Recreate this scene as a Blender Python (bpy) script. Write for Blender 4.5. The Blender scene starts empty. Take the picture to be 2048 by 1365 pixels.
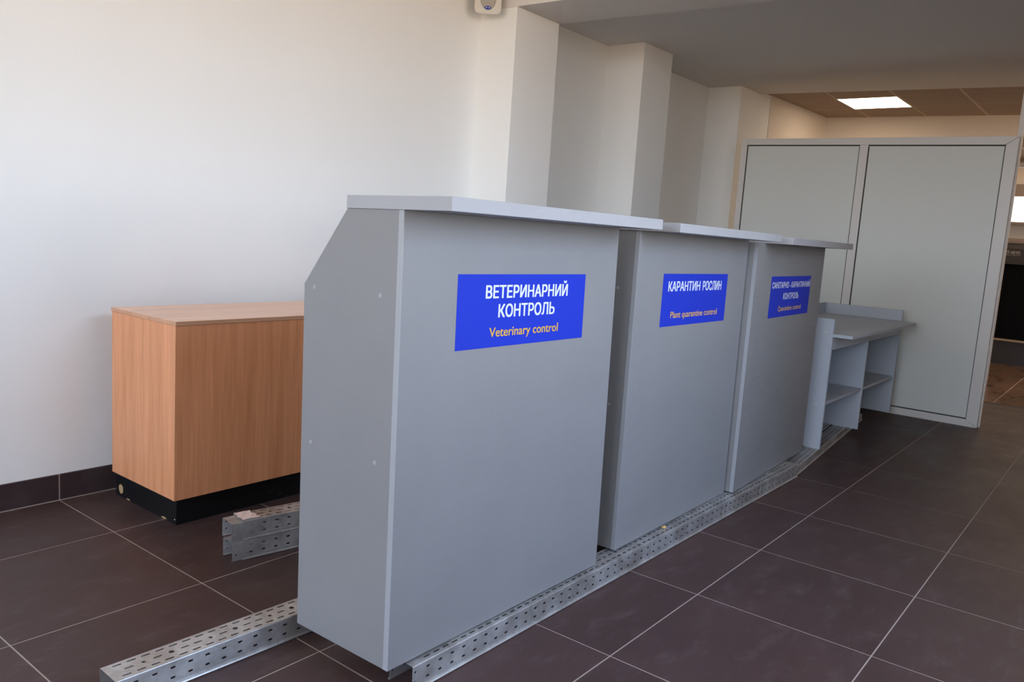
import bpy, bmesh, math, random
from mathutils import Matrix, Vector, Euler
from mathutils.geometry import tessellate_polygon, delaunay_2d_cdt
random.seed(7)
SC = bpy.context.scene
COL = SC.collection

# ------------------------------------------------------------------ camera
cam = bpy.data.cameras.new('camera')
cam.sensor_width = 36.0
cam.lens = 1614.9367 / 2048 * 36.0
cam.clip_end = 200
camo = bpy.data.objects.new('camera', cam)
COL.objects.link(camo)
camo.location = (-0.99115, -3.48884, 1.25173)
camo.rotation_euler = (1.434470, -0.065363, -0.899143)
SC.camera = camo

# ------------------------------------------------------------------ exposure
SC.view_settings.view_transform = 'Standard'
SC.view_settings.look = 'None'
SC.view_settings.exposure = 0.0
SC.view_settings.gamma = 1.0
SC.view_settings.use_curve_mapping = False

# ------------------------------------------------------------------ world: overcast blue-white sky over warm sunlit ground
W = bpy.data.worlds.new('sky')
SC.world = W
W.use_nodes = True
nt = W.node_tree
nt.nodes.clear()
wo = nt.nodes.new('ShaderNodeOutputWorld')
bg = nt.nodes.new('ShaderNodeBackground')
tc = nt.nodes.new('ShaderNodeTexCoord')
sx = nt.nodes.new('ShaderNodeSeparateXYZ')
rp = nt.nodes.new('ShaderNodeValToRGB')
mr = nt.nodes.new('ShaderNodeMapRange')
mr.inputs['From Min'].default_value = -1.0
mr.inputs['From Max'].default_value = 1.0
e = rp.color_ramp.elements
e[0].position = 0.0
e[0].color = (0.34, 0.225, 0.125, 1)
e[1].position = 1.0
e[1].color = (0.26, 0.41, 0.69, 1)
a = e.new(0.47); a.color = (0.50, 0.33, 0.18, 1)
a = e.new(0.51); a.color = (0.88, 0.94, 1.03, 1)
a = e.new(0.66); a.color = (0.61, 0.79, 1.12, 1)
a = e.new(0.82); a.color = (0.35, 0.52, 0.86, 1)
nt.links.new(tc.outputs['Generated'], sx.inputs[0])
nt.links.new(sx.outputs['Z'], mr.inputs['Value'])
nt.links.new(mr.outputs[0], rp.inputs[0])
nt.links.new(rp.outputs[0], bg.inputs['Color'])
bg.inputs['Strength'].default_value = 14.6
nt.links.new(bg.outputs[0], wo.inputs[0])


def area(name, loc, rot, sx_, sy_, power, color, portal=False, spread=180):
    l = bpy.data.lights.new(name, 'AREA')
    l.shape = 'RECTANGLE'
    l.size, l.size_y = sx_, sy_
    l.energy = power
    l.color = color
    l.spread = math.radians(spread)
    if portal:
        l.cycles.is_portal = True
    o = bpy.data.objects.new(name, l)
    COL.objects.link(o)
    o.location = loc
    o.rotation_euler = rot
    return o


# the two glazed openings behind the camera: sky portals
XB, YR, ZC = -5.0, -4.7, 2.95      # wall behind the camera, wall on the right, ceiling of the near room
WB = (-4.6, -0.7, 1.0, 2.90)     # window in the rear wall: y0, y1, z0, z1
WR = (0.2, 2.18, 1.05, 2.85)       # window in the right wall: x0, x1, z0, z1
area('window_portal', (XB - 0.12, (WB[0] + WB[1]) / 2, (WB[2] + WB[3]) / 2), (0, -math.pi / 2, 0), WB[3] - WB[2], WB[1] - WB[0], 1, (1, 1, 1), True)
area('window_portal', ((WR[0] + WR[1]) / 2, YR - 0.12, (WR[2] + WR[3]) / 2), (math.pi / 2, 0, 0), WR[1] - WR[0], WR[3] - WR[2], 1, (1, 1, 1), True)


# ------------------------------------------------------------------ materials
def mat(name, col, rough=0.5, metal=0.0, spec=0.5, emit=None, estr=0.0):
    m = bpy.data.materials.new(name)
    m.use_nodes = True
    b = m.node_tree.nodes['Principled BSDF']
    b.inputs['Base Color'].default_value = (*col, 1)
    b.inputs['Roughness'].default_value = rough
    b.inputs['Metallic'].default_value = metal
    b.inputs['Specular IOR Level'].default_value = spec
    if emit:
        b.inputs['Emission Color'].default_value = (*emit, 1)
        b.inputs['Emission Strength'].default_value = estr
    return m


def N(m, t, **kw):
    n = m.node_tree.nodes.new(t)
    for k, v in kw.items():
        if k.startswith('_'):
            setattr(n, k[1:], v)
        else:
            n.inputs[k.replace('0', ' ')].default_value = v
    return n


def coords(m, scale=(1, 1, 1), kind='Object'):
    t = N(m, 'ShaderNodeTexCoord')
    mp = N(m, 'ShaderNodeMapping')
    mp.inputs['Scale'].default_value = scale
    m.node_tree.links.new(t.outputs[kind], mp.inputs[0])
    return mp.outputs[0]


def world_coords(m, scale=(1, 1, 1)):
    t = N(m, 'ShaderNodeNewGeometry')
    mp = N(m, 'ShaderNodeMapping')
    mp.inputs['Scale'].default_value = scale
    m.node_tree.links.new(t.outputs['Position'], mp.inputs[0])
    return mp.outputs[0]


def noise(m, vec, scale, detail=3.0, rough=0.55):
    n = N(m, 'ShaderNodeTexNoise')
    n.inputs['Scale'].default_value = scale
    n.inputs['Detail'].default_value = detail
    n.inputs['Roughness'].default_value = rough
    m.node_tree.links.new(vec, n.inputs['Vector'])
    return n.outputs['Fac']


def ramp(m, fac, stops):
    r = N(m, 'ShaderNodeValToRGB')
    el = r.color_ramp.elements
    el[0].position, el[0].color = stops[0][0], (*stops[0][1], 1)
    el[1].position, el[1].color = stops[-1][0], (*stops[-1][1], 1)
    for p, c in stops[1:-1]:
        q = el.new(p)
        q.color = (*c, 1)
    m.node_tree.links.new(fac, r.inputs[0])
    return r.outputs[0]


def mix(m, fac, a, b, mode='MIX'):
    n = N(m, 'ShaderNodeMix')
    n.data_type = 'RGBA'
    n.blend_type = mode
    for i, v in ((0, fac), (6, a), (7, b)):
        if isinstance(v, (int, float)):
            n.inputs[i].default_value = v
        elif isinstance(v, tuple):
            n.inputs[i].default_value = (*v, 1)
        else:
            m.node_tree.links.new(v, n.inputs[i])
    return n.outputs[2]


def setc(m, sock, name='Base Color'):
    m.node_tree.links.new(sock, m.node_tree.nodes['Principled BSDF'].inputs[name])


def bump(m, h, strength=0.2, dist=0.001):
    b = N(m, 'ShaderNodeBump')
    b.inputs['Strength'].default_value = strength
    b.inputs['Distance'].default_value = dist
    m.node_tree.links.new(h, b.inputs['Height'])
    m.node_tree.links.new(b.outputs[0], m.node_tree.nodes['Principled BSDF'].inputs['Normal'])


def plaster(name, col):
    m = mat(name, col, 0.75, spec=0.25)
    v = world_coords(m)
    n = noise(m, v, 1.3, 4)
    setc(m, ramp(m, n, [(0.3, tuple(c * 0.97 for c in col)), (0.7, col)]))
    bump(m, noise(m, v, 60, 3), 0.06, 0.002)
    return m


M = {}
M['wall'] = plaster('white wall paint', (0.855, 0.86, 0.832))
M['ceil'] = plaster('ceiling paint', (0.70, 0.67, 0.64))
M['hallwall'] = plaster('warm wall paint', (0.72, 0.645, 0.56))


def laminate(name, col, rough=0.45):
    m = mat(name, col, rough, spec=0.4)
    v = coords(m)
    n1 = noise(m, v, 420, 2, 0.6)
    n2 = noise(m, v, 3.2, 4)
    c1 = ramp(m, n1, [(0.3, tuple(c * 0.92 for c in col)), (0.7, tuple(min(1, c * 1.07) for c in col))])
    c2 = ramp(m, n2, [(0.35, (0.94, 0.94, 0.94)), (0.7, (1.0, 1.0, 1.0))])
    setc(m, mix(m, 1.0, c1, c2, 'MULTIPLY'))
    # scuffs
    n3 = noise(m, coords(m, (1, 1, 6)), 7, 5, 0.7)
    setc(m, ramp(m, n3, [(0.4, (rough,) * 3), (0.75, (rough + 0.12,) * 3)]), 'Roughness')
    bump(m, n1, 0.08, 0.0004)
    return m


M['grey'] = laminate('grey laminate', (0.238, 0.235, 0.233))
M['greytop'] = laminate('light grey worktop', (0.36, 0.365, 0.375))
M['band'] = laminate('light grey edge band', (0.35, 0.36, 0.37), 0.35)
M['deskgrey'] = laminate('desk grey laminate', (0.49, 0.535, 0.59))
M['cap'] = mat('screw cap', (0.32, 0.325, 0.34), 0.4)
M['blue'] = mat('blue sticker', (0.016, 0.038, 0.44), 0.6, spec=0.12)
M['white'] = mat('white lettering', (0.66, 0.71, 0.77), 0.4)
M['yellow'] = mat('yellow lettering', (0.66, 0.38, 0.05), 0.4)


def wood(name, base, dark, axis):
    m = mat(name, base, 0.42, spec=0.4)
    s = [14, 14, 14]
    s[axis] = 0.7
    v = coords(m, tuple(s))
    n = noise(m, v, 1.6, 6, 0.62)
    s2 = [95, 95, 95]
    s2[axis] = 3.5
    n2 = noise(m, coords(m, tuple(s2)), 1.0, 3, 0.6)
    c1 = ramp(m, n, [(0.3, dark), (0.5, base), (0.75, tuple(min(1, c * 1.10) for c in base))])
    c2 = ramp(m, n2, [(0.33, (0.84, 0.80, 0.76)), (0.6, (1, 1, 1))])
    setc(m, mix(m, 0.75, c1, c2, 'MULTIPLY'))
    bump(m, n2, 0.05, 0.0005)
    return m


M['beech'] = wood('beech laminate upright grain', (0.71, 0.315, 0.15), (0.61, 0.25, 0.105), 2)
M['beechtop'] = wood('beech long grain with sheen in colour', (0.96, 0.62, 0.43), (0.89, 0.54, 0.36), 0)  # sheen of the wall on the top is put into this lighter colour
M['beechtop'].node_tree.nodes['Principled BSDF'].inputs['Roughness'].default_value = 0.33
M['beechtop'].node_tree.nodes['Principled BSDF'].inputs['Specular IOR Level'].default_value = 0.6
M['beechedge'] = wood('beech edge band', (0.60, 0.33, 0.20), (0.54, 0.28, 0.16), 0)

m = mat('black plinth board', (0.008, 0.0085, 0.009), 0.38)
n = noise(m, coords(m, (1, 1, 2.5)), 22, 6, 0.75)
setc(m, ramp(m, n, [(0.62, (0.006, 0.0065, 0.007)), (0.74, (0.09, 0.085, 0.07)), (0.8, (0.012, 0.012, 0.012))]))
M['plinth'] = m
M['rawwood'] = mat('bare chipboard', (0.42, 0.28, 0.13), 0.8)

# galvanised steel
m = mat('galvanised steel', (0.55, 0.56, 0.56), 0.5, metal=0.75)
v = coords(m)
vo = N(m, 'ShaderNodeTexVoronoi')
vo.inputs['Scale'].default_value = 60
m.node_tree.links.new(v, vo.inputs['Vector'])
nz = noise(m, v, 9, 5, 0.65)
c1 = ramp(m, vo.outputs['Color'], [(0.0, (0.50, 0.50, 0.49)), (1.0, (0.62, 0.62, 0.61))])
c2 = ramp(m, nz, [(0.3, (0.70, 0.67, 0.63)), (0.6, (1, 1, 1)), (0.8, (1.08, 1.04, 0.98))])
setc(m, mix(m, 1.0, c1, c2, 'MULTIPLY'))
setc(m, ramp(m, nz, [(0.3, (0.38,) * 3), (0.75, (0.6,) * 3)]), 'Roughness')
M['galv'] = m


def tile_mat(name, c0, c1_, smear, rough=0.5):
    m = mat(name, c0, rough, spec=0.28)
    oi = N(m, 'ShaderNodeObjectInfo')
    v = world_coords(m, (1.0, 1.6, 1.0))
    n1 = noise(m, v, 2.6, 6, 0.65)
    base = ramp(m, n1, [(0.25, c0), (0.75, c1_)])
    vb = ramp(m, oi.outputs['Random'], [(0.0, (0.90, 0.90, 0.91)), (1.0, (1.08, 1.06, 1.06))])
    base = mix(m, 1.0, base, vb, 'MULTIPLY')
    n2 = noise(m, world_coords(m, (1.0, 2.4, 1.0)), 5.5, 8, 0.78)
    mask = ramp(m, n2, [(0.52, (0, 0, 0)), (0.78, (0.62, 0.62, 0.62))])
    setc(m, mix(m, mask, base, smear))
    setc(m, ramp(m, n1, [(0.3, (rough - 0.08,) * 3), (0.7, (rough + 0.08,) * 3)]), 'Roughness')
    bump(m, noise(m, v, 40, 3), 0.05, 0.001)
    return m


M['tile'] = tile_mat('dark brown stoneware', (0.058, 0.034, 0.031), (0.082, 0.049, 0.045), (0.15, 0.115, 0.108))
M['skirt'] = tile_mat('dark brown skirting tile', (0.040, 0.026, 0.027), (0.052, 0.034, 0.034), (0.075, 0.06, 0.06), 0.4)
M['grout'] = mat('light grout', (0.42, 0.345, 0.295), 0.9)
m = tile_mat('wood look stoneware', (0.065, 0.030, 0.016), (0.165, 0.09, 0.05), (0.26, 0.19, 0.13), 0.3)
M['woodtile'] = m
M['frame'] = mat('white painted aluminium', (0.74, 0.715, 0.67), 0.42)
m = mat('grey partition panel', (0.73, 0.75, 0.70), 0.5)
bump(m, noise(m, coords(m), 160, 2), 0.05, 0.0005)
M['panel'] = m
M['gasket'] = mat('dark gasket', (0.03, 0.03, 0.028), 0.7)
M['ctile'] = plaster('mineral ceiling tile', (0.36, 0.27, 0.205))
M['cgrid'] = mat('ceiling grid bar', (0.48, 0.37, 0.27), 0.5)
M['led'] = mat('lit diffuser', (1, 1, 1), 0.5, emit=(1.0, 0.78, 0.56), estr=9.5)
M['ledrim'] = mat('white light rim', (0.8, 0.78, 0.74), 0.4)
M['plastic'] = mat('cream plastic', (0.66, 0.63, 0.57), 0.4)
M['grille'] = mat('speaker mesh', (0.40, 0.37, 0.32), 0.6, metal=0.3)
M['badge'] = mat('blue badge', (0.02, 0.05, 0.35), 0.3)
M['badgewhite'] = mat('badge white', (0.7, 0.72, 0.8), 0.3)
M['pink'] = mat('pinkish card', (0.74, 0.58, 0.52), 0.85)
M['crumb'] = mat('ochre foam crumb', (0.70, 0.46, 0.16), 0.9)
M['scanbody'] = mat('dark grey scanner housing', (0.030, 0.025, 0.023), 0.45)
M['scanlid'] = mat('brown grey scanner lid', (0.22, 0.17, 0.145), 0.45)
M['black'] = mat('black rubber', (0.002, 0.0018, 0.002), 0.8, spec=0.1)
M['trimmetal'] = mat('brushed trim', (0.80, 0.66, 0.48), 0.25, metal=0.9)
M['print'] = mat('pale print', (0.30, 0.27, 0.24), 0.5)
M['winlit'] = mat('daylit pane', (1, 1, 1), 0.5, emit=(1.0, 0.97, 0.92), estr=2.2)
M['steel'] = mat('bright steel', (0.7, 0.7, 0.7), 0.3, metal=0.8)
M['glass'] = mat('window glass', (1, 1, 1), 0.0)


# ------------------------------------------------------------------ helpers
def link(name, me, m, parent=None, mats=None):
    o = bpy.data.objects.new(name, me)
    COL.objects.link(o)
    if mats:
        for q in mats:
            me.materials.append(q)
    elif m:
        me.materials.append(m)
    if parent:
        o.parent = parent
    return o


def obj(name, bm, m, parent=None, smooth=False):
    bmesh.ops.recalc_face_normals(bm, faces=bm.faces)
    me = bpy.data.meshes.new(name)
    bm.to_mesh(me)
    bm.free()
    if smooth:
        for p in me.polygons:
            p.use_smooth = True
    return link(name, me, m, parent)


def add_box(bm, x0, x1, y0, y1, z0, z1, bev=0.0):
    vs = [bm.verts.new((x, y, z)) for x in (x0, x1) for y in (y0, y1) for z in (z0, z1)]
    fs = [(0, 1, 3, 2), (4, 6, 7, 5), (0, 4, 5, 1), (2, 3, 7, 6), (0, 2, 6, 4), (1, 5, 7, 3)]
    faces = [bm.faces.new([vs[i] for i in f]) for f in fs]
    if bev > 0:
        es = set()
        for f in faces:
            es.update(f.edges)
        bmesh.ops.bevel(bm, geom=list(es), offset=bev, segments=1, affect='EDGES')


def box(name, x0, x1, y0, y1, z0, z1, m, parent=None, bev=0.0):
    bm = bmesh.new()
    add_box(bm, min(x0, x1), max(x0, x1), min(y0, y1), max(y0, y1), min(z0, z1), max(z0, z1), bev)
    return obj(name, bm, m, parent)


def prism(name, poly, axis, a0, a1, m, parent=None, bev=0.0, smooth=False):
    """extrude a 2D polygon along an axis: axis 0 -> poly is (y,z); 1 -> (x,z); 2 -> (x,y)"""
    bm = bmesh.new()

    def P(p, a):
        return {0: (a, p[0], p[1]), 1: (p[0], a, p[1]), 2: (p[0], p[1], a)}[axis]
    v0 = [bm.verts.new(P(p, a0)) for p in poly]
    v1 = [bm.verts.new(P(p, a1)) for p in poly]
    n = len(poly)
    bm.faces.new(v0)
    bm.faces.new(list(reversed(v1)))
    for i in range(n):
        bm.faces.new([v0[i], v1[i], v1[(i + 1) % n], v0[(i + 1) % n]])
    bmesh.ops.recalc_face_normals(bm, faces=bm.faces)
    if bev:
        bmesh.ops.bevel(bm, geom=list(bm.edges), offset=bev, segments=1, affect='EDGES')
    return obj(name, bm, m, parent, smooth)


def disc(name, r, h, seg, m, parent, loc, axis='x', rz=1.0):
    bm = bmesh.new()
    bmesh.ops.create_cone(bm, cap_ends=True, segments=seg, radius1=r, radius2=r * 0.86, depth=h)
    rot = {'x': Matrix.Rotation(-math.pi / 2, 4, 'Y'), 'y': Matrix.Rotation(math.pi / 2, 4, 'X'), 'z': Matrix.Identity(4)}[axis]
    bmesh.ops.transform(bm, matrix=rot, verts=bm.verts)
    bmesh.ops.scale(bm, vec=(1, 1, rz), verts=bm.verts)
    o = obj(name, bm, m, parent)
    o.location = loc
    return o


def thing(name, label, cat, loc=(0, 0, 0), rot=(0, 0, 0), group=None):
    o = bpy.data.objects.new(name, None)
    COL.objects.link(o)
    o.location = loc
    o.rotation_euler = rot
    o.empty_display_size = 0.05
    o['label'] = label
    o['category'] = cat
    if group:
        o['group'] = group
    return o


def tag(o, label, cat, group=None):
    o['label'] = label
    o['category'] = cat
    if group:
        o['group'] = group
    return o


def struct(o, label=None, cat=None):
    o['kind'] = 'structure'
    if label:
        o['label'] = label
    if cat:
        o['category'] = cat
    return o


def text_mesh(name, s, m, parent, x0, x1, zb, h, y, bold=0.012, thick=0.0004):
    """flat print: text fitted between x0 and x1 (local x), baseline zb, letter height h, on plane y facing -y"""
    cu = bpy.data.curves.new(name, 'FONT')
    cu.body = s
    cu.size = 1.0
    cu.dimensions = '2D'
    cu.fill_mode = 'NONE'
    cu.resolution_u = 4
    t = bpy.data.objects.new(name, cu)
    COL.objects.link(t)
    dg = bpy.context.evaluated_depsgraph_get()
    src = bpy.data.meshes.new_from_object(t.evaluated_get(dg))
    bpy.data.objects.remove(t)
    bpy.data.curves.remove(cu)
    co = [Vector((v.co.x, v.co.y)) for v in src.vertices]
    ed = [tuple(e_.vertices) for e_ in src.edges]
    bpy.data.meshes.remove(src)
    # fill by winding number, so that letters drawn with overlapping strokes stay clean
    vo_, _, fo_, _, _, _ = delaunay_2d_cdt(co, ed, [], 0, 1e-6)

    def winding(px, py):
        w = 0
        for p, q in ed:
            (ax, ay), (bx_, by) = co[p], co[q]
            if (ay > py) != (by > py) and px < (bx_ - ax) * (py - ay) / (by - ay) + ax:
                w += 1 if by > ay else -1
        return w
    tris = []
    for f in fo_:
        cx_ = sum(vo_[k][0] for k in f) / len(f)
        cy_ = sum(vo_[k][1] for k in f) / len(f)
        if winding(cx_, cy_):
            tris.append(f)
    xs = [p[0] for p in co]
    mn, mx = min(xs), max(xs)
    CAP = 0.729
    sxx, szz = (x1 - x0) / (mx - mn), h / CAP
    ex, ez = bold * sxx, bold * 0.5 * szz
    bm = bmesh.new()
    for k, (ox, oz) in enumerate(((-1, -1), (1, -1), (-1, 1), (1, 1), (0, 0))):
        vs = [bm.verts.new((x0 + (p[0] - mn) * sxx + ox * ex, y - thick - 0.00002 * k, zb + p[1] * szz + oz * ez)) for p in vo_]
        for t3 in tris:
            bm.faces.new([vs[i] for i in t3])
    bmesh.ops.delete(bm, geom=[v for v in bm.verts if not v.link_faces], context='VERTS')
    for f in bm.faces:
        f.normal_update()
        if f.normal.y > 0:
            f.normal_flip()
    me = bpy.data.meshes.new(name)
    bm.to_mesh(me)
    bm.free()
    return link(name, me, m, parent)


# ------------------------------------------------------------------ setting: floor
gx = [-5.0, -4.95, -4.35, -3.75, -3.15, -2.55, -1.95, -1.35, -0.75, -0.148, 0.440, 1.033, 1.63, 2.226, 2.831, 3.441, 4.006, 4.60, 5.20, 5.80, 6.40, 7.00, 7.30]
gy = [-0.0125, -0.487, -1.110, -1.737, -2.363, -2.957, -3.555, -4.155, -4.7]
fl = struct(box('floor', XB, 7.30, YR, 0.3, -0.10, -0.0007, M['grout']), 'dark brown square stoneware floor with pale joints')
g = 0.0022
for i in range(len(gx) - 1):
    for j in range(len(gy) - 1):
        bm = bmesh.new()
        dz = random.uniform(-0.0001, 0.0001)
        add_box(bm, gx[i] + g, gx[i + 1] - g, gy[j + 1] + g, gy[j] - g, -0.006, dz, 0)
        top = [e_ for e_ in bm.edges if all(v.co.z > -0.002 for v in e_.verts)]
        bmesh.ops.bevel(bm, geom=top, offset=0.0004, segments=1, affect='EDGES')
        obj('tile', bm, M['tile'], fl)
# hall beyond the partition: wood-look tiles
fl2 = struct(box('floor', 7.30, 12.6, -6.0, -0.2, -0.10, -0.0007, M['grout']), 'glossy brown wood-look tiled floor beyond the partition')
hx = [7.303, 8.50, 9.70, 10.90, 12.6]
hy = [-0.2, -0.72, -1.32, -1.92, -2.517, -3.12, -3.72, -4.32, -6.0]
for i in range(len(hx) - 1):
    for j in range(len(hy) - 1):
        box('tile', hx[i] + 0.002, hx[i + 1] - 0.002, hy[j + 1] + 0.003, hy[j] - 0.003, -0.006, 0.0, M['woodtile'], fl2)
struct(box('trim_1', 7.288, 7.306, -6.0, -0.45, -0.004, 0.003, M['scanbody']), 'dark threshold strip between the two floors')

# ------------------------------------------------------------------ setting: walls, columns, ceilings
struct(box('wall_left', XB, 6.25, 0.0, 0.25, -0.1, ZC + 0.1, M['wall']), 'long plain white wall behind the counters')


def column(name, x0, x1, yd, z1, lab, yb=0.0):
    return struct(box(name, x0, x1, yd, yb, 0, z1, M['wall']), lab)


column('wall_pier', 2.955, 3.39, -0.283, 2.585, 'first white pier, under the ceiling beam')
column('wall_pier', 4.43, 4.87, -0.320, 2.692, 'second white pier along the left wall')
column('wall_pier', 2.2, 2.5, YR, 2.7, 'unseen white pier added at the right wall to shade the farthest counter', -3.92)  # out of view, added to block window light from the farthest counter and desk
column('wall_pier', 6.22, 6.93, -0.322, 2.78, 'third white pier, beside the grey partition', 0.25)
struct(prism('wall_left', [(6.93, -0.334), (6.93, 0.25), (8.50, 0.25), (8.50, -0.42)], 2, 0, 2.78, M['hallwall']), 'lit stretch of wall beyond the partition')

# skirting: tiles with a pale joint, standing on the grout line
sk = struct(box('baseboard_left', XB, 2.955, -0.0105, 0.0, 0.0, 0.112, M['grout']), 'dark brown tiled skirting with pale joints')
kx = [XB] + [q for q in gx if q > XB and q < 2.955] + [2.955]
for i in range(len(kx) - 1):
    bm = bmesh.new()
    add_box(bm, kx[i] + 0.0022, kx[i + 1] - 0.0022, -0.012, -0.001, 0.003, 0.1125, 0.0012)
    obj('tile', bm, M['skirt'], sk)
for (x0, x1, y0, y1) in ((2.943, 2.955, -0.295, -0.012), (2.943, 3.402, -0.295, -0.283), (3.39, 4.43, -0.012, 0), (4.418, 4.43, -0.332, -0.012), (4.418, 4.882, -0.332, -0.32), (4.87, 6.22, -0.012, 0), (6.208, 6.22, -0.334, -0.012)):
    box('tile', x0, x1, y0, y1, 0.003, 0.1125, M['skirt'], sk)

# ceilings
struct(box('ceiling', XB, 2.96, YR, 0.25, ZC, ZC + 0.15, M['wall']), 'higher white ceiling of the near room')
bmv = [(2.950, 0.0), (3.39, 0.0), (3.395, -0.29), (3.62, -4.7), (3.08, -4.7), (2.950, -0.29)]
struct(prism('ceiling_beam', bmv, 2, 2.585, ZC + 0.1, M['ceil']), 'ceiling beam crossing the room above the first pier')
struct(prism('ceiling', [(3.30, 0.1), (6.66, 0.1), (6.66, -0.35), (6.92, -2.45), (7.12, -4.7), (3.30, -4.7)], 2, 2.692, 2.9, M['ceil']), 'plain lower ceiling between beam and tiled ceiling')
# suspended ceiling of the back room, module by module
ct = struct(box('ceiling', 6.3, 12.6, -6.0, 0.0, 2.775, 2.85, M['cgrid']), 'suspended ceiling of square mineral tiles')
tx = [6.06, 6.67, 7.275, 7.875, 8.475, 9.075, 9.675, 10.275, 10.875, 11.475, 12.075, 12.6]
ty = [0.0, -0.290, -0.845, -1.395, -1.955, -2.51, -3.06, -3.61, -4.16, -4.71, -5.26, -5.9]
lit = {(2, 2), (3, 6), (5, 4), (9, 4), (7, 6), (5, 7)}  # panels out of view are added to light the hall
led_spots = []
for i in range(len(tx) - 1):
    for j in range(len(ty) - 1):
        x0, x1, y0, y1 = tx[i], tx[i + 1], ty[j + 1], ty[j]
        x0 = max(x0, 6.4)
        if (i, j) in lit:
            led_spots.append((x0, x1, y0, y1))
            continue
        bm = bmesh.new()
        add_box(bm, x0 + 0.012, x1 - 0.012, y0 + 0.012, y1 - 0.012, 2.722, 2.76, 0.002)
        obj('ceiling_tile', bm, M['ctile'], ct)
for x in tx[1:-1]:
    box('grid_bar', x - 0.012, x + 0.012, -5.98, -0.01, 2.724, 2.776, M['cgrid'], ct)
for y in ty[1:-1]:
    box('grid_bar', 6.42, 12.58, y - 0.0115, y + 0.0115, 2.7245, 2.776, M['cgrid'], ct)
LED_LABELS = ['square lit ceiling panel above the grey partition',
              'unseen lit ceiling panel added in the hall, nearest the doorway post', 'unseen lit ceiling panel added over the hall walkway',
              'unseen lit ceiling panel added above the baggage scanner', 'unseen lit ceiling panel added right of the baggage scanner',
              'square lit ceiling panel at the right side of the hall']
for k, (x0, x1, y0, y1) in enumerate(led_spots):
    t = thing('ceiling_light', LED_LABELS[k], 'light', ((x0 + x1) / 2, (y0 + y1) / 2, 2.722), group='lit panels in the suspended ceiling')
    hx_, hy_ = (x1 - x0) / 2 + 0.004, (y1 - y0) / 2 + 0.004
    bm = bmesh.new()
    add_box(bm, -hx_, hx_, -hy_, -hy_ + 0.010, -0.002, 0.0015)
    add_box(bm, -hx_, hx_, hy_ - 0.010, hy_, -0.002, 0.0015)
    add_box(bm, -hx_, -hx_ + 0.010, -hy_ + 0.010, hy_ - 0.010, -0.002, 0.0015)
    add_box(bm, hx_ - 0.010, hx_, -hy_ + 0.010, hy_ - 0.010, -0.002, 0.0015)
    obj('frame', bm, M['ledrim'], t)
    box('diffuser', -hx_ + 0.0098, hx_ - 0.0098, -hy_ + 0.0098, hy_ - 0.0098, -0.0012, 0.0012, M['led'], t)

# walls of the back room and the hall
struct(prism('wall_far', [(8.36, -0.3), (8.60, -2.27), (8.75, -2.27), (8.6, -0.3)], 2, 0, 2.77, M['hallwall']), 'wall of the room behind the partition')
struct(box('wall_far', 12.6, 12.75, -6.0, 0.0, 0, 2.9, M['hallwall']), 'end wall of the hall behind the scanner')
struct(box('wall_far', 8.6, 12.6, -0.6, -0.45, 0, 2.9, M['hallwall']), 'left side wall of the hall')
struct(box('wall_far', 6.9, 12.75, -6.15, -6.0, 0, 2.9, M['hallwall']), 'right side wall of the hall')

# rear and right wall of the near room with the glazed openings that let the daylight in (behind the camera)
def holed(name, axis, pos, thick, a0, a1, h, win, lab):
    w0, w1, z0, z1 = win
    bm = bmesh.new()
    for (p0, p1, q0, q1) in ((a0, w0, 0, h), (w1, a1, 0, h), (w0, w1, 0, z0), (w0, w1, z1, h)):
        if axis == 0:
            add_box(bm, pos - thick, pos, p0, p1, q0, q1)
        else:
            add_box(bm, p0, p1, pos - thick, pos, q0, q1)
    struct(obj(name, bm, M['wall']), lab)


holed('wall_back', 0, XB, 0.2, YR - 0.2, 0.25, ZC + 0.1, WB, 'wall behind the camera with a wide window')
holed('wall_right', 1, YR, 0.2, XB - 0.2, 7.0, ZC + 0.1, WR, 'wall on the right with a wide window')


def window(name, axis, pos, win, n):
    w0, w1, z0, z1 = win
    bm = bmesh.new()
    bars = [(w0, w1, z0, z0 + 0.05), (w0, w1, z1 - 0.05, z1)]
    for i in range(n + 1):
        c = w0 + 0.025 + (w1 - w0 - 0.05) * i / n
        bars.append((c - 0.025, c + 0.025, z0 + 0.05, z1 - 0.05))
    for (p0, p1, q0, q1) in bars:
        if axis == 0:
            add_box(bm, pos - 0.09, pos - 0.03, p0, p1, q0, q1)
        else:
            add_box(bm, p0, p1, pos - 0.09, pos - 0.03, q0, q1)
    struct(obj(name, bm, M['frame']), 'white window frame behind the viewer')


window('window_1', 0, XB, WB, 5)
window('window_2', 1, YR, WR, 5)

# ------------------------------------------------------------------ grey partition
PX = 5.909
pt = thing('office_partition', 'tall white-framed partition with two light grey panels at the end of the room', 'partition', (PX, -1.56, 0))


def pbox(name, y0, y1, z0, z1, m, x0=0.0, x1=0.05, bev=0.0015):
    bm = bmesh.new()
    add_box(bm, x0, x1, y0 + 1.56, y1 + 1.56, z0, z1, bev)
    return obj(name, bm, m, pt)


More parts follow.
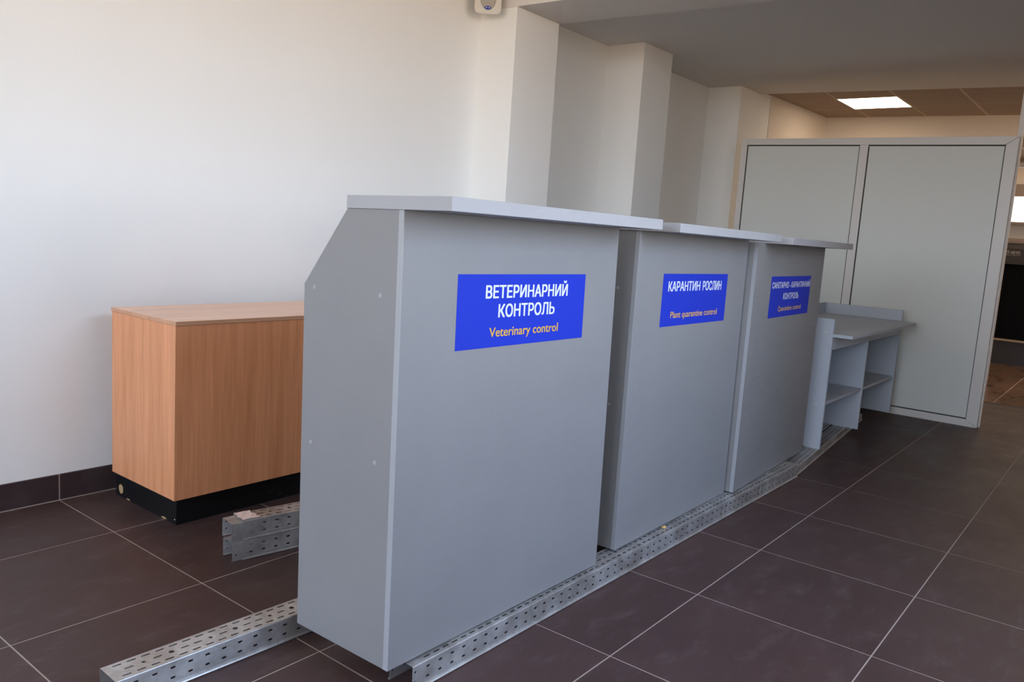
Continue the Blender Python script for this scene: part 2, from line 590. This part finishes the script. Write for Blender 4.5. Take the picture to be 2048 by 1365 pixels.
pbox('stile', -0.562, -0.512, 0.0, 2.178, M['frame'])
prism('stile', [(-2.522 + 1.56, 0.057), (-2.601 + 1.56, 0.0), (-2.603 + 1.56, 2.160), (-2.524 + 1.56, 2.100)], 0, 0.0, 0.05, M['frame'], pt, 0.0012)
pbox('mullion', -1.572, -1.508, 0.057, 2.1128, M['frame'])
prism('top_rail', [(-0.563 + 1.56, 2.125), (-0.563 + 1.56, 2.176), (-2.601 + 1.56, 2.161), (-2.522 + 1.56, 2.1015)], 0, 0.0, 0.05, M['frame'], pt, 0.0012)
prism('bottom_rail', [(-0.563 + 1.56, 0.0), (-0.563 + 1.56, 0.056), (-2.522 + 1.56, 0.056), (-2.598 + 1.56, 0.0)], 0, 0.0, 0.05, M['frame'], pt, 0.0012)
for (y0, y1) in ((-1.504, -0.566), (-2.519, -1.576)):
    prism('panel', [(y0 + 1.56, 0.060), (y1 + 1.56, 0.060), (y1 + 1.56, 2.1235 + (y1 + 0.563) * 0.012), (y0 + 1.56, 2.1235 + (y0 + 0.563) * 0.012)], 0, 0.014, 0.030, M['panel'], pt)
for (y0, y1, zt) in ((-1.508, -0.562, 2.128), (-2.524, -1.572, 2.108)):
    bm = bmesh.new()
    t_ = 0.007
    add_box(bm, 0.010, 0.028, y0 + 1.56, y1 + 1.56, 0.055, 0.055 + t_ + 0.002)
    za, zb = 2.125 + (y0 + 0.563) * 0.012, 2.125 + (y1 + 0.563) * 0.012
    q_ = [bm.verts.new((x, y + 1.56, z)) for x in (0.010, 0.028) for (y, z) in ((y0, za - 0.009), (y1, zb - 0.009), (y1, zb + 0.001), (y0, za + 0.001))]
    for f_ in ((0, 1, 2, 3), (7, 6, 5, 4), (0, 4, 5, 1), (3, 2, 6, 7), (0, 3, 7, 4), (1, 5, 6, 2)):
        bm.faces.new([q_[k] for k in f_])
    add_box(bm, 0.010, 0.028, y0 + 1.56, y0 + 1.56 + t_, 0.055, zt - 0.01)
    add_box(bm, 0.010, 0.028, y1 + 1.56 - t_, y1 + 1.56, 0.055, zt - 0.01)
    obj('gasket', bm, M['gasket'], pt)
pbox('post', -2.612, -2.580, 0.0, 2.691, M['frame'], 0.052, 0.09, 0.001)


# ------------------------------------------------------------------ perforated steel channels
def strip_holes(bm, L, w0, w1, rows, to3, flip=False):
    """sheet 0..L by w0..w1 with holes; rows = list of (wa, wb, [(cx, cw, kind)]) ; to3 maps (l, w) -> 3D"""
    def quad(a, b, c, d):
        vs = [bm.verts.new(to3(*q)) for q in (a, b, c, d)]
        bm.faces.new(vs)
    cur = w0
    for (wa, wb, holes) in rows:
        if wa > cur + 1e-6:
            quad((0, cur), (L, cur), (L, wa), (0, wa))
        x = 0.0
        for (cx, cw, kind, hw) in holes:
            xa, xb = cx - hw, cx + hw
            if xa < x - 1e-6 or xb > L:
                continue
            if xa > x + 1e-6:
                quad((x, wa), (xa, wa), (xa, wb), (x, wb))
            rx, ry = kind
            if rx == ry:
                pts = [(cx + rx * math.cos(t), cw + ry * math.sin(t)) for t in [math.pi * 2 * k / 14 for k in range(14)]]
            else:
                pts = []
                for sgn in (1, -1):
                    for k in range(4):
                        t = -math.pi / 2 + math.pi * k / 3
                        pts.append((cx + sgn * (rx - ry) + sgn * ry * math.cos(t), cw + sgn * ry * math.sin(t)))
            outer = [(xa, wa), (xb, wa), (xb, wb), (xa, wb)]
            allp = outer + pts
            tris = tessellate_polygon([[Vector((*q, 0)) for q in outer], [Vector((*q, 0)) for q in pts]])
            vs = [bm.verts.new(to3(*q)) for q in allp]
            for t3 in tris:
                bm.faces.new([vs[k] for k in t3])
            x = xb
        if x < L - 1e-6:
            quad((x, wa), (L, wa), (L, wb), (x, wb))
        cur = wb
    if cur < w1 - 1e-6:
        quad((0, cur), (L, cur), (L, w1), (0, w1))


def channel_mesh(L, Wd, H, start_top=0.05, start_side=0.01, phase=0, lip=0.006, round_holes=True):
    """upside-down U: local x along, y from 0 (front face) to Wd (rear face), top at z = H"""
    bm = bmesh.new()
    P1 = 0.0377
    c = Wd / 2
    d = Wd * 0.322
    n = int((L - start_top) / P1)
    outer = [(start_top + P1 * (k - 0.5), P1 / 2) for k in range(0, n + 1) if start_top + P1 * (k - 0.5) > P1 / 2]
    mid = []
    pat = ['s', 'l', 'L', 'l', 'l']
    for k in range(-2, n + 1):
        cx = start_top + P1 * k
        if cx < P1 / 2:
            continue
        s = pat[(k + phase) % 5] if round_holes else 'l'
        kind = {'s': (0.0055, 0.0055), 'L': (0.0075, 0.0075), 'l': (0.0125, 0.0029)}[s]
        mid.append((cx, c, kind, P1 / 2 - 1e-5))
    rows = [(c - d - 0.009, c - d + 0.009, [(x, c - d, (0.0125, 0.0029), P1 / 2 - 1e-5) for x, _ in outer]),
            (c - 0.011, c + 0.011, mid),
            (c + d - 0.009, c + d + 0.009, [(x, c + d, (0.0125, 0.0029), P1 / 2 - 1e-5) for x, _ in outer])]
    r = 0.003
    strip_holes(bm, L, r, Wd - r, rows, lambda l, w: (l, w, H))
    P2 = 0.0489
    m_ = int((L - start_side) / P2)
    cs = [start_side + P2 * k for k in range(m_ + 1)]
    cs = [q for q in cs if q > P2 / 2 - 1e-6] if start_side > P2 / 2 else [start_side + P2 * k for k in range(1, m_ + 1)]
    first = [(start_side, 0.0035)] if start_side < P2 / 2 else []
    for yy in (0.0, Wd):
        hs = []
        for z in (H * 0.35, H * 0.74):
            lst = []
            if first:
                lst.append((start_side, z, (0.0045, 0.0028), start_side - 1e-5))
            lst += [(q, z, (0.0072, 0.0030), P2 / 2 - 0.006) for q in cs]
            hs.append((z - 0.006, z + 0.006, lst))
        strip_holes(bm, L, 0.004, H - r, hs, lambda l, w, yy=yy: (l, yy, w))
    # rounded shoulders and rolled lips
    for yy, s in ((0.0, 1), (Wd, -1)):
        prof = [(yy, H - r), (yy + s * r * 0.3, H - r * 0.3), (yy + s * r, H)]
        for a_, b_ in zip(prof[:-1], prof[1:]):
            bm.faces.new([bm.verts.new((0, *a_)), bm.verts.new((L, *a_)), bm.verts.new((L, *b_)), bm.verts.new((0, *b_))])
        if lip:
            lp = [(yy, 0.008), (yy - s * lip * 0.7, 0.0065), (yy - s * lip, 0.003), (yy - s * lip * 0.6, 0.0004), (yy, 0.0004), (yy, 0.004)]
        else:
            lp = [(yy, 0.004), (yy, 0.0004), (yy + s * 0.008, 0.0004)]
        for a_, b_ in zip(lp[:-1], lp[1:]):
            bm.faces.new([bm.verts.new((0, *a_)), bm.verts.new((L, *a_)), bm.verts.new((L, *b_)), bm.verts.new((0, *b_))])
    bmesh.ops.remove_doubles(bm, verts=bm.verts, dist=0.00002)
    bmesh.ops.recalc_face_normals(bm, faces=bm.faces)
    me = bpy.data.meshes.new('cable_tray')
    bm.to_mesh(me)
    bm.free()
    return me


def channel(name, label, L, Wd, H, loc, yaw, group='perforated steel channels on the floor', **kw):
    o = link(name, channel_mesh(L, Wd, H, **kw), M['galv'])
    o.location = loc
    o.rotation_euler = (0, 0, yaw)
    s = o.modifiers.new('thickness', 'SOLIDIFY')
    s.thickness = 0.0008
    s.offset = -1
    return tag(o, label, 'channel', group)


# front channel, carrying the front edges of the three counters
channel('steel_channel', 'long perforated galvanised channel under the front edges of the three counters', 2.960, 0.088, 0.0745,
        (0.478, -2.079, 0.0005), math.atan2(-0.013, 2.95), start_top=0.069 + 0.0377 / 2, start_side=0.0105, phase=0)
# rear channel, its end showing left of the first counter
channel('steel_channel', 'perforated galvanised channel sticking out left from under the first counter', 3.50, 0.090, 0.0735,
        (-0.090, -1.607, 0.0005), math.atan2(-0.018, 0.54), start_top=0.054, start_side=0.051, phase=4)
# lower channel running on under the desk
channel('steel_channel', 'lower galvanised channel running under the grey desk', 1.95, 0.088, 0.0500,
        (3.462, -2.083, 0.0005), math.radians(5.2), start_top=0.05, start_side=0.03, phase=2, round_holes=False)
channel('steel_channel', 'lower galvanised channel behind the one under the desk', 1.95, 0.088, 0.0480,
        (3.50, -1.975, 0.0005), math.radians(5.2), start_top=0.05, start_side=0.03, phase=3, round_holes=False)

# two short channels stacked one on the other with inner sleeves, between cabinet and first counter
ST = Matrix.Translation((0.640, -1.040, 0.0005)) @ Matrix.Rotation(math.radians(-9.5), 4, 'Z')


def stack(name, label, L, Wd, H, off, **kw):
    p = ST @ Vector(off)
    return channel(name, label, L, Wd, H, p, math.radians(-9.5), group='short channels stacked by the wooden cabinet', lip=kw.pop('lip', 0.004), **kw)


stack('steel_channel', 'bottom channel of the short stack near the wooden cabinet', 1.2, 0.088, 0.0735, (0, 0, 0), start_top=0.05, start_side=0.033)
stack('steel_channel', 'upper channel of the short stack near the wooden cabinet', 1.2, 0.088, 0.0735, (0.002, 0.0, 0.0745), start_top=0.05, start_side=0.033, phase=3)
stack('channel_sleeve', 'inner sleeve poking out of the bottom stacked channel', 0.065, 0.080, 0.0685, (-0.036, 0.004, 0), start_top=0.3, start_side=0.014, lip=0)
stack('channel_sleeve', 'inner sleeve poking out of the upper stacked channel', 0.065, 0.080, 0.0685, (-0.040, 0.004, 0.0755), start_top=0.3, start_side=0.014, lip=0)
# pinkish torn card on top of the stack
bm = bmesh.new()
grid = [[None] * 5 for _ in range(6)]
for i in range(6):
    for j in range(5):
        x = 0.001 + 0.064 * i / 5
        y = 0.004 + 0.080 * j / 4
        if i == 5:
            x += (0.004, -0.004, 0.002, -0.009, -0.002)[j] - 0.001
        if i == 0:
            x += (0.0, 0.001, -0.003, 0.002, -0.001)[j]
        grid[i][j] = bm.verts.new((x, y, 0.0005 + 0.0012 * ((i * 7 + j * 5) % 3) / 2))
for i in range(5):
    for j in range(4):
        bm.faces.new([grid[i][j], grid[i + 1][j], grid[i + 1][j + 1], grid[i][j + 1]])
o = obj('card_scrap', bm, M['pink'])
o.matrix_world = ST @ Matrix.Translation((0.002, 0, 0.1495 + 0.0004))
s = o.modifiers.new('thickness', 'SOLIDIFY')
s.thickness = 0.0015
s.offset = 1
tag(o, 'torn pinkish card scrap lying on the stacked channels', 'card')
# ochre crumb on the front channel
bm = bmesh.new()
bmesh.ops.create_icosphere(bm, subdivisions=2, radius=0.011)
for v_ in bm.verts:
    v_.co *= random.uniform(0.75, 1.15)
    v_.co.z *= 0.5
o = obj('crumb', bm, M['crumb'])
o.location = (1.943, -2.055, 0.084)
tag(o, 'small ochre crumb lying on the front channel before the second counter', 'crumb')


# ------------------------------------------------------------------ counters
def counter(label, loc, rot, Wd, D, hk, ht, sx0, sx1, sf, sb, hs, lines, sign, group='grey inspection counters'):
    t = thing('inspection_counter', label, 'counter', loc, rot, group)
    th = 0.018
    # side panels: upright board with a slanted upper rear corner
    prof = [(th, 0.0), (D, 0.0), (D, hk), (sb + 0.002, ht), (th, ht)]
    for x0 in (0.0, Wd - th):
        sp = prism('side_panel', prof, 0, x0, x0 + th, M['grey'], t, 0.0006)
    # front board overlaying both sides, its left edge band showing
    bm = bmesh.new()
    add_box(bm, 0.0008, Wd, 0.0, th, 0.0, ht, 0.0006)
    fp = obj('front_panel', bm, M['grey'], t)
    box('edge_band', -0.0006, 0.001, 0.0002, th - 0.0002, 0.0003, ht - 0.0003, M['band'], t)
    bm = bmesh.new()
    add_box(bm, sx0, sx1, sf, sb, ht, hs, 0.0008)
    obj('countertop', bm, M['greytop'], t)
    # inner shelf and back rail (behind the front board)
    box('shelf', th, Wd - th, th, D - 0.02, 0.72, 0.738, M['grey'], t)
    box('bottom_board', th, Wd - th, th, D - 0.02, 0.06, 0.078, M['grey'], t)
    for (y, z) in ((0.342, 0.988), (0.0765, 0.987), (0.343, 0.552), (0.077, 0.550)):
        disc('screw_cap', 0.0062, 0.0008, 14, M['cap'], t, (-0.0004, y, z), 'x')
    s0, s1, z0, z1 = sign
    sg = box('sign', s0, s1, -0.0008, 0.0, z0, z1, M['blue'], t)
    sg['label'] = 'blue sign sticker'
    w, h = s1 - s0, z1 - z0
    for (txt, u0, u1, vb, vt, mm, bold) in lines:
        q = text_mesh('lettering', txt, mm, sg, s0 + u0 * w, s0 + u1 * w, z0 + vb * h, (vt - vb) * h, -0.0008, bold)
        q['label'] = 'white lettering' if mm is M['white'] else 'yellow lettering'
    return t


counter('nearest grey counter with the blue veterinary control sign', (0.4077, -2.0546, 0.0803), (-0.0153, 0.0014, -0.0029),
        1.0122, 0.3854, 0.9949, 1.2042, -0.005, 1.0165, -0.1625, 0.2105, 1.2379,
        [('ВЕТЕРИНАРНИЙ', 0.192, 0.838, 0.676, 0.850, M['white'], 0.028),
         ('КОНТРОЛЬ', 0.288, 0.731, 0.410, 0.588, M['white'], 0.028),
         ('Veterinary control', 0.228, 0.770, 0.144, 0.278, M['yellow'], 0.014)],
        (0.205, 0.821, 0.8385, 1.0465))
counter('middle grey counter with the blue plant quarantine control sign', (1.5769, -2.0404, 0.0818), (-0.0062, 0.0045, 0.0149),
        1.0257, 0.3854, 0.9949, 1.1995, -0.0100, 1.0040, -0.1580, 0.2105, 1.2315,
        [('КАРАНТИН', 0.076, 0.543, 0.671, 0.855, M['white'], 0.028),
         ('РОСЛИН', 0.589, 0.897, 0.671, 0.855, M['white'], 0.028),
         ('Plant quarantine control', 0.136, 0.861, 0.155, 0.286, M['yellow'], 0.014)],
        (0.207, 0.820, 0.839, 1.045))
counter('farthest grey counter with the blue sanitary quarantine control sign', (2.6285, -2.0592, 0.0800), (-0.0017, 0.0012, 0.0458),
        1.1266, 0.36, 0.9949, 1.1897, 0.0824, 1.204, -0.1299, 0.2, 1.2222,
        [('САНІТАРНО - КАРАНТИННИЙ', 0.029, 0.984, 0.716, 0.862, M['white'], 0.028),
         ('КОНТРОЛЬ', 0.311, 0.694, 0.430, 0.583, M['white'], 0.028),
         ('Quarantine control', 0.212, 0.791, 0.145, 0.275, M['yellow'], 0.014)],
        (0.236, 0.9015, 0.8275, 1.0325))

# ------------------------------------------------------------------ wooden cabinet
t = thing('wooden_cabinet', 'low beech cabinet with black plinth standing by the white wall', 'cabinet', (0.6, -0.64, 0))
CL = 1.35
cz = 0.126
Dc = 0.50
bm = bmesh.new()
add_box(bm, 0.0, 0.018, 0.0185, Dc, cz, 0.812, 0.0005)
obj('side_panel', bm, M['beech'], t)
bm = bmesh.new()
add_box(bm, 0.0, CL, 0.0, 0.018, cz - 0.001, 0.812, 0.0005)
o = obj('front_panel', bm, M['beech'], t)
bm = bmesh.new()
add_box(bm, CL - 0.018, CL, 0.0185, Dc, cz, 0.812, 0.0005)
obj('side_panel', bm, M['beech'], t)
box('back_panel', 0.018, CL - 0.018, Dc - 0.016, Dc, cz, 0.812, M['beech'], t)
box('bottom_board', 0.018, CL - 0.018, 0.018, Dc - 0.016, cz, cz + 0.018, M['beech'], t)
bm = bmesh.new()
add_box(bm, -0.002, CL + 0.002, -0.004, Dc + 0.002, 0.813, 0.829, 0.0008)
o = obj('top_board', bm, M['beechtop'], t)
box('edge_band', -0.0026, -0.0016, -0.0036, Dc + 0.0016, 0.8134, 0.8286, M['beechedge'], t)
box('edge_band', -0.0026, CL + 0.002, -0.0046, -0.0036, 0.8134, 0.8286, M['beechedge'], t)
pl = box('plinth', 0.045, CL - 0.03, 0.062, Dc + 0.06, 0.0, cz - 0.0005, M['plinth'], t)
bmc = bmesh.new()
bmesh.ops.create_icosphere(bmc, subdivisions=2, radius=0.02)
for v_ in bmc.verts:
    v_.co = Vector((v_.co.x * 0.12, v_.co.y * random.uniform(0.9, 1.1), v_.co.z * random.uniform(0.9, 1.15)))
o = obj('chipped_spot', bmc, M['rawwood'], pl)
o.location = (0.0445, 0.515, 0.035)
for (x, y, z, sy) in ((0.0448, 0.45, 0.004, 0.02), (0.0448, 0.16, 0.005, 0.03), (0.0448, 0.075, 0.02, 0.006)):
    bmc = bmesh.new()
    bmesh.ops.create_icosphere(bmc, subdivisions=1, radius=1)
    for v_ in bmc.verts:
        v_.co = Vector((v_.co.x * 0.001, v_.co.y * sy * random.uniform(0.6, 1.1), v_.co.z * 0.0035 * random.uniform(0.6, 1.4)))
    o = obj('chipped_spot', bmc, M['rawwood'], pl)
    o.location = (x, y, z)

# ------------------------------------------------------------------ desk by the partition
dz0 = 0.0512
xl, xm, xr = 3.974, 4.781, 5.636
yF, yB = -2.040, -1.475
t = thing('transit_desk', 'low grey desk with open shelves and raised rims before the partition', 'desk', (xl, yF, dz0))


def dbox(name, x0, x1, y0, y1, z0, z1, m=None, bev=0.0006):
    bm = bmesh.new()
    add_box(bm, x0 - xl, x1 - xl, y0 - yF, y1 - yF, z0 - dz0, z1 - dz0, bev)
    return obj(name, bm, m or M['deskgrey'], t)


dbox('side_panel', xl, xl + 0.018, yF, yB, dz0, 0.852)
dbox('divider', xm, xm + 0.018, yF, yB, dz0, 0.744)
dbox('side_panel', xr, xr + 0.018, yF, yB, dz0, 0.744)
dbox('worktop', xl + 0.018, 5.66, yF, yB, 0.7445, 0.7635)
prism('worktop_nose', [(xl + 0.003 - xl, -2.153 - yF), (5.595 - xl, -2.156 - yF), (5.66 - xl, yF - yF - 0.0005), (xl + 0.003 - xl, -0.0005)], 2, 0.7445 - dz0, 0.7635 - dz0, M['deskgrey'], t)
dbox('rim_board', xr, xr + 0.018, yF - 0.004, yB, 0.764, 0.845)
dbox('rim_board', xl + 0.018, xr + 0.018, yB, yB + 0.018, 0.62, 0.846)
dbox('apron', xl + 0.018, xm, yF + 0.002, yF + 0.020, 0.664, 0.744)
dbox('apron', xm + 0.018, xr, yF + 0.002, yF + 0.020, 0.664, 0.744)
dbox('shelf', xl + 0.018, xm, yF + 0.008, yB, 0.322, 0.340)
dbox('shelf', xm + 0.018, xr, yF + 0.008, yB, 0.322, 0.340)
dbox('back_panel', xl + 0.018, xr, yB - 0.006, yB - 0.001, dz0 + 0.02, 0.744)
for (y, z) in ((-1.995, 0.769), (-1.989, 0.328), (-1.60, 0.769), (-1.60, 0.328)):
    disc('screw_cap', 0.0065, 0.001, 12, M['plastic'], t, (-0.0004, y - yF, z - dz0), 'x')

# ------------------------------------------------------------------ wall speaker in the corner
t = thing('wall_speaker', 'cream wall speaker with blue badge in the corner beside the first pier', 'speaker', (2.866, -0.124, 2.525), (0, 0, math.radians(-48)))
bm = bmesh.new()
w2, hh, dd, r = 0.081, 0.27, 0.13, 0.030
pts = []
for (cx_, cz_, a0) in ((w2 - r, r, -90), (w2 - r, hh - r, 0), (-w2 + r, hh - r, 90), (-w2 + r, r, 180)):
    for k in range(5):
        a_ = math.radians(a0 + 22.5 * k)
        pts.append((cx_ + r * math.cos(a_), cz_ + r * math.sin(a_)))
v0 = [bm.verts.new((x, -0.045, z)) for x, z in pts]
v00 = [bm.verts.new((x * 0.95, -0.051, hh / 2 + (z - hh / 2) * 0.975)) for x, z in pts]
v1 = [bm.verts.new((x * 0.55, 0.07, hh / 2 + (z - hh / 2) * 0.68)) for x, z in pts]
nn = len(pts)
bm.faces.new(v00)
bm.faces.new(list(reversed(v1)))
for i in range(nn):
    bm.faces.new([v0[i], v1[i], v1[(i + 1) % nn], v0[(i + 1) % nn]])
    bm.faces.new([v00[i], v0[i], v0[(i + 1) % nn], v00[(i + 1) % nn]])
obj('housing', bm, M['plastic'], t)
bm = bmesh.new()
gp = [(0.048 * math.cos(a_), 0.085 + 0.048 * 1.25 * math.sin(a_)) for a_ in [math.pi + math.pi * k / 12 for k in range(13)]] + [(0.048, 0.24), (-0.048, 0.24)]
f0 = [bm.verts.new((x, -0.0512, z)) for x, z in gp]
f1 = [bm.verts.new((x * 0.93, -0.0545, 0.13 + (z - 0.13) * 0.95)) for x, z in gp]
bm.faces.new(f1)
for i in range(len(gp)):
    bm.faces.new([f0[i], f0[(i + 1) % len(gp)], f1[(i + 1) % len(gp)], f1[i]])
obj('grille', bm, M['grille'], t)
bd = disc('badge', 0.0205, 0.005, 24, M['badge'], t, (0.0, -0.0555, 0.035), 'y', 0.55)
for x in (-0.008, 0.008):
    disc('badge_mark', 0.0042, 0.0012, 12, M['badgewhite'], bd, (x, -0.003, 0.0), 'y')
tb = box('bracket', -0.02, 0.02, 0.07, 0.105, 0.10, 0.16, M['plastic'], t)

# ------------------------------------------------------------------ hall: baggage scanner seen through the doorway
t = thing('baggage_scanner', 'dark baggage scanner with black tunnel curtain seen right of the partition', 'scanner', (10.60, -2.55, 0), (0, 0, math.radians(-4)))
box('base', 0.04, 1.6, -0.75, 0.80, 0.0, 0.30, M['scanbody'], t)
box('trim_strip', 0.0, 0.04, -0.75, 0.80, 0.293, 0.318, M['trimmetal'], t)
box('conveyor', 0.02, 1.6, -0.55, 0.72, 0.30, 0.335, M['black'], t)
box('side_wall', 0.06, 1.6, 0.70, 0.80, 0.335, 1.24, M['scanbody'], t)
box('side_wall', 0.06, 1.6, -0.75, -0.62, 0.335, 1.24, M['scanbody'], t)
for k in range(13):
    box('curtain_flap', 0.10 + 0.006 * (k % 2), 0.106 + 0.006 * (k % 2), -0.62 + k * 0.1015, -0.62 + k * 0.1015 + 0.104, 0.337, 1.24, M['black'], t)
prism('hood', [(0.04, 1.24), (0.04, 1.43), (0.055, 1.475), (0.09, 1.50), (1.6, 1.50), (1.6, 1.24)], 1, -0.75, 0.80, M['scanbody'], t, 0.002)
prism('lid', [(0.10, 1.50), (0.10, 1.53), (0.13, 1.56), (1.55, 1.56), (1.55, 1.50)], 1, -0.72, 0.78, M['scanlid'], t)
# emblem: barred ring, two characters and a small line of letters
lg = box('nameplate', 0.0385, 0.0402, 0.30, 0.56, 1.33, 1.425, M['scanbody'], t)
bm = bmesh.new()
ring = []
for k in range(20):
    a_ = 2 * math.pi * k / 20
    ring.append((bm.verts.new((0.0375, 0.520 + 0.030 * math.cos(a_), 1.385 + 0.022 * math.sin(a_))), bm.verts.new((0.0375, 0.520 + 0.023 * math.cos(a_), 1.385 + 0.016 * math.sin(a_)))))
for k in range(20):
    a_, b_ = ring[k]
    c_, d_ = ring[(k + 1) % 20]
    bm.faces.new([a_, c_, d_, b_])
bm.faces.new([bm.verts.new(q) for q in ((0.0375, 0.548, 1.366), (0.0375, 0.541, 1.362), (0.0375, 0.492, 1.404), (0.0375, 0.499, 1.408))])
o = obj('emblem', bm, M['print'], lg)
sm_ = o.modifiers.new('t', 'SOLIDIFY'); sm_.thickness = 0.001


def hall_text(s, y_left, y_right, zb, h, bold):
    q = text_mesh('lettering', s, M['print'], lg, 0, abs(y_right - y_left), zb, h, 0.0, bold)
    q.rotation_euler = (0, 0, -math.pi / 2)
    q.location = (0.0382, y_left, 0)
    return q


hall_text('威视', 0.478, 0.375, 1.369, 0.030, 0.012)
hall_text('NUCTECH', 0.545, 0.375, 1.345, 0.012, 0.01)
# hall end: glowing sign box / window above, cornice bars and a ceiling duct
wd = struct(box('window_3', 12.50, 12.6, -3.6, -1.45, 1.835, 2.19, M['winlit']), 'bright window strip high on the far hall wall')
struct(box('trim_2', 12.46, 12.6, -3.6, -1.4, 1.795, 1.835, M['scanlid']), 'sill bar under the bright window strip')
struct(box('trim_3', 12.46, 12.6, -3.6, -1.4, 2.19, 2.36, M['scanlid']), 'head bar above the bright window strip')
struct(box('trim_4', 12.40, 12.6, -3.6, -1.4, 1.58, 1.60, M['scanbody']), 'thin dark ledge on the far hall wall')
bm = bmesh.new()
bmesh.ops.create_cone(bm, cap_ends=True, segments=20, radius1=0.055, radius2=0.055, depth=3.0)
bmesh.ops.transform(bm, matrix=Matrix.Translation((11.0, -3.1, 2.50)) @ Matrix.Rotation(math.pi / 2, 4, 'X'), verts=bm.verts)
tag(obj('ceiling_pipe', bm, M['steel'], smooth=True), 'bright metal pipe under the hall ceiling right of the partition', 'pipe')
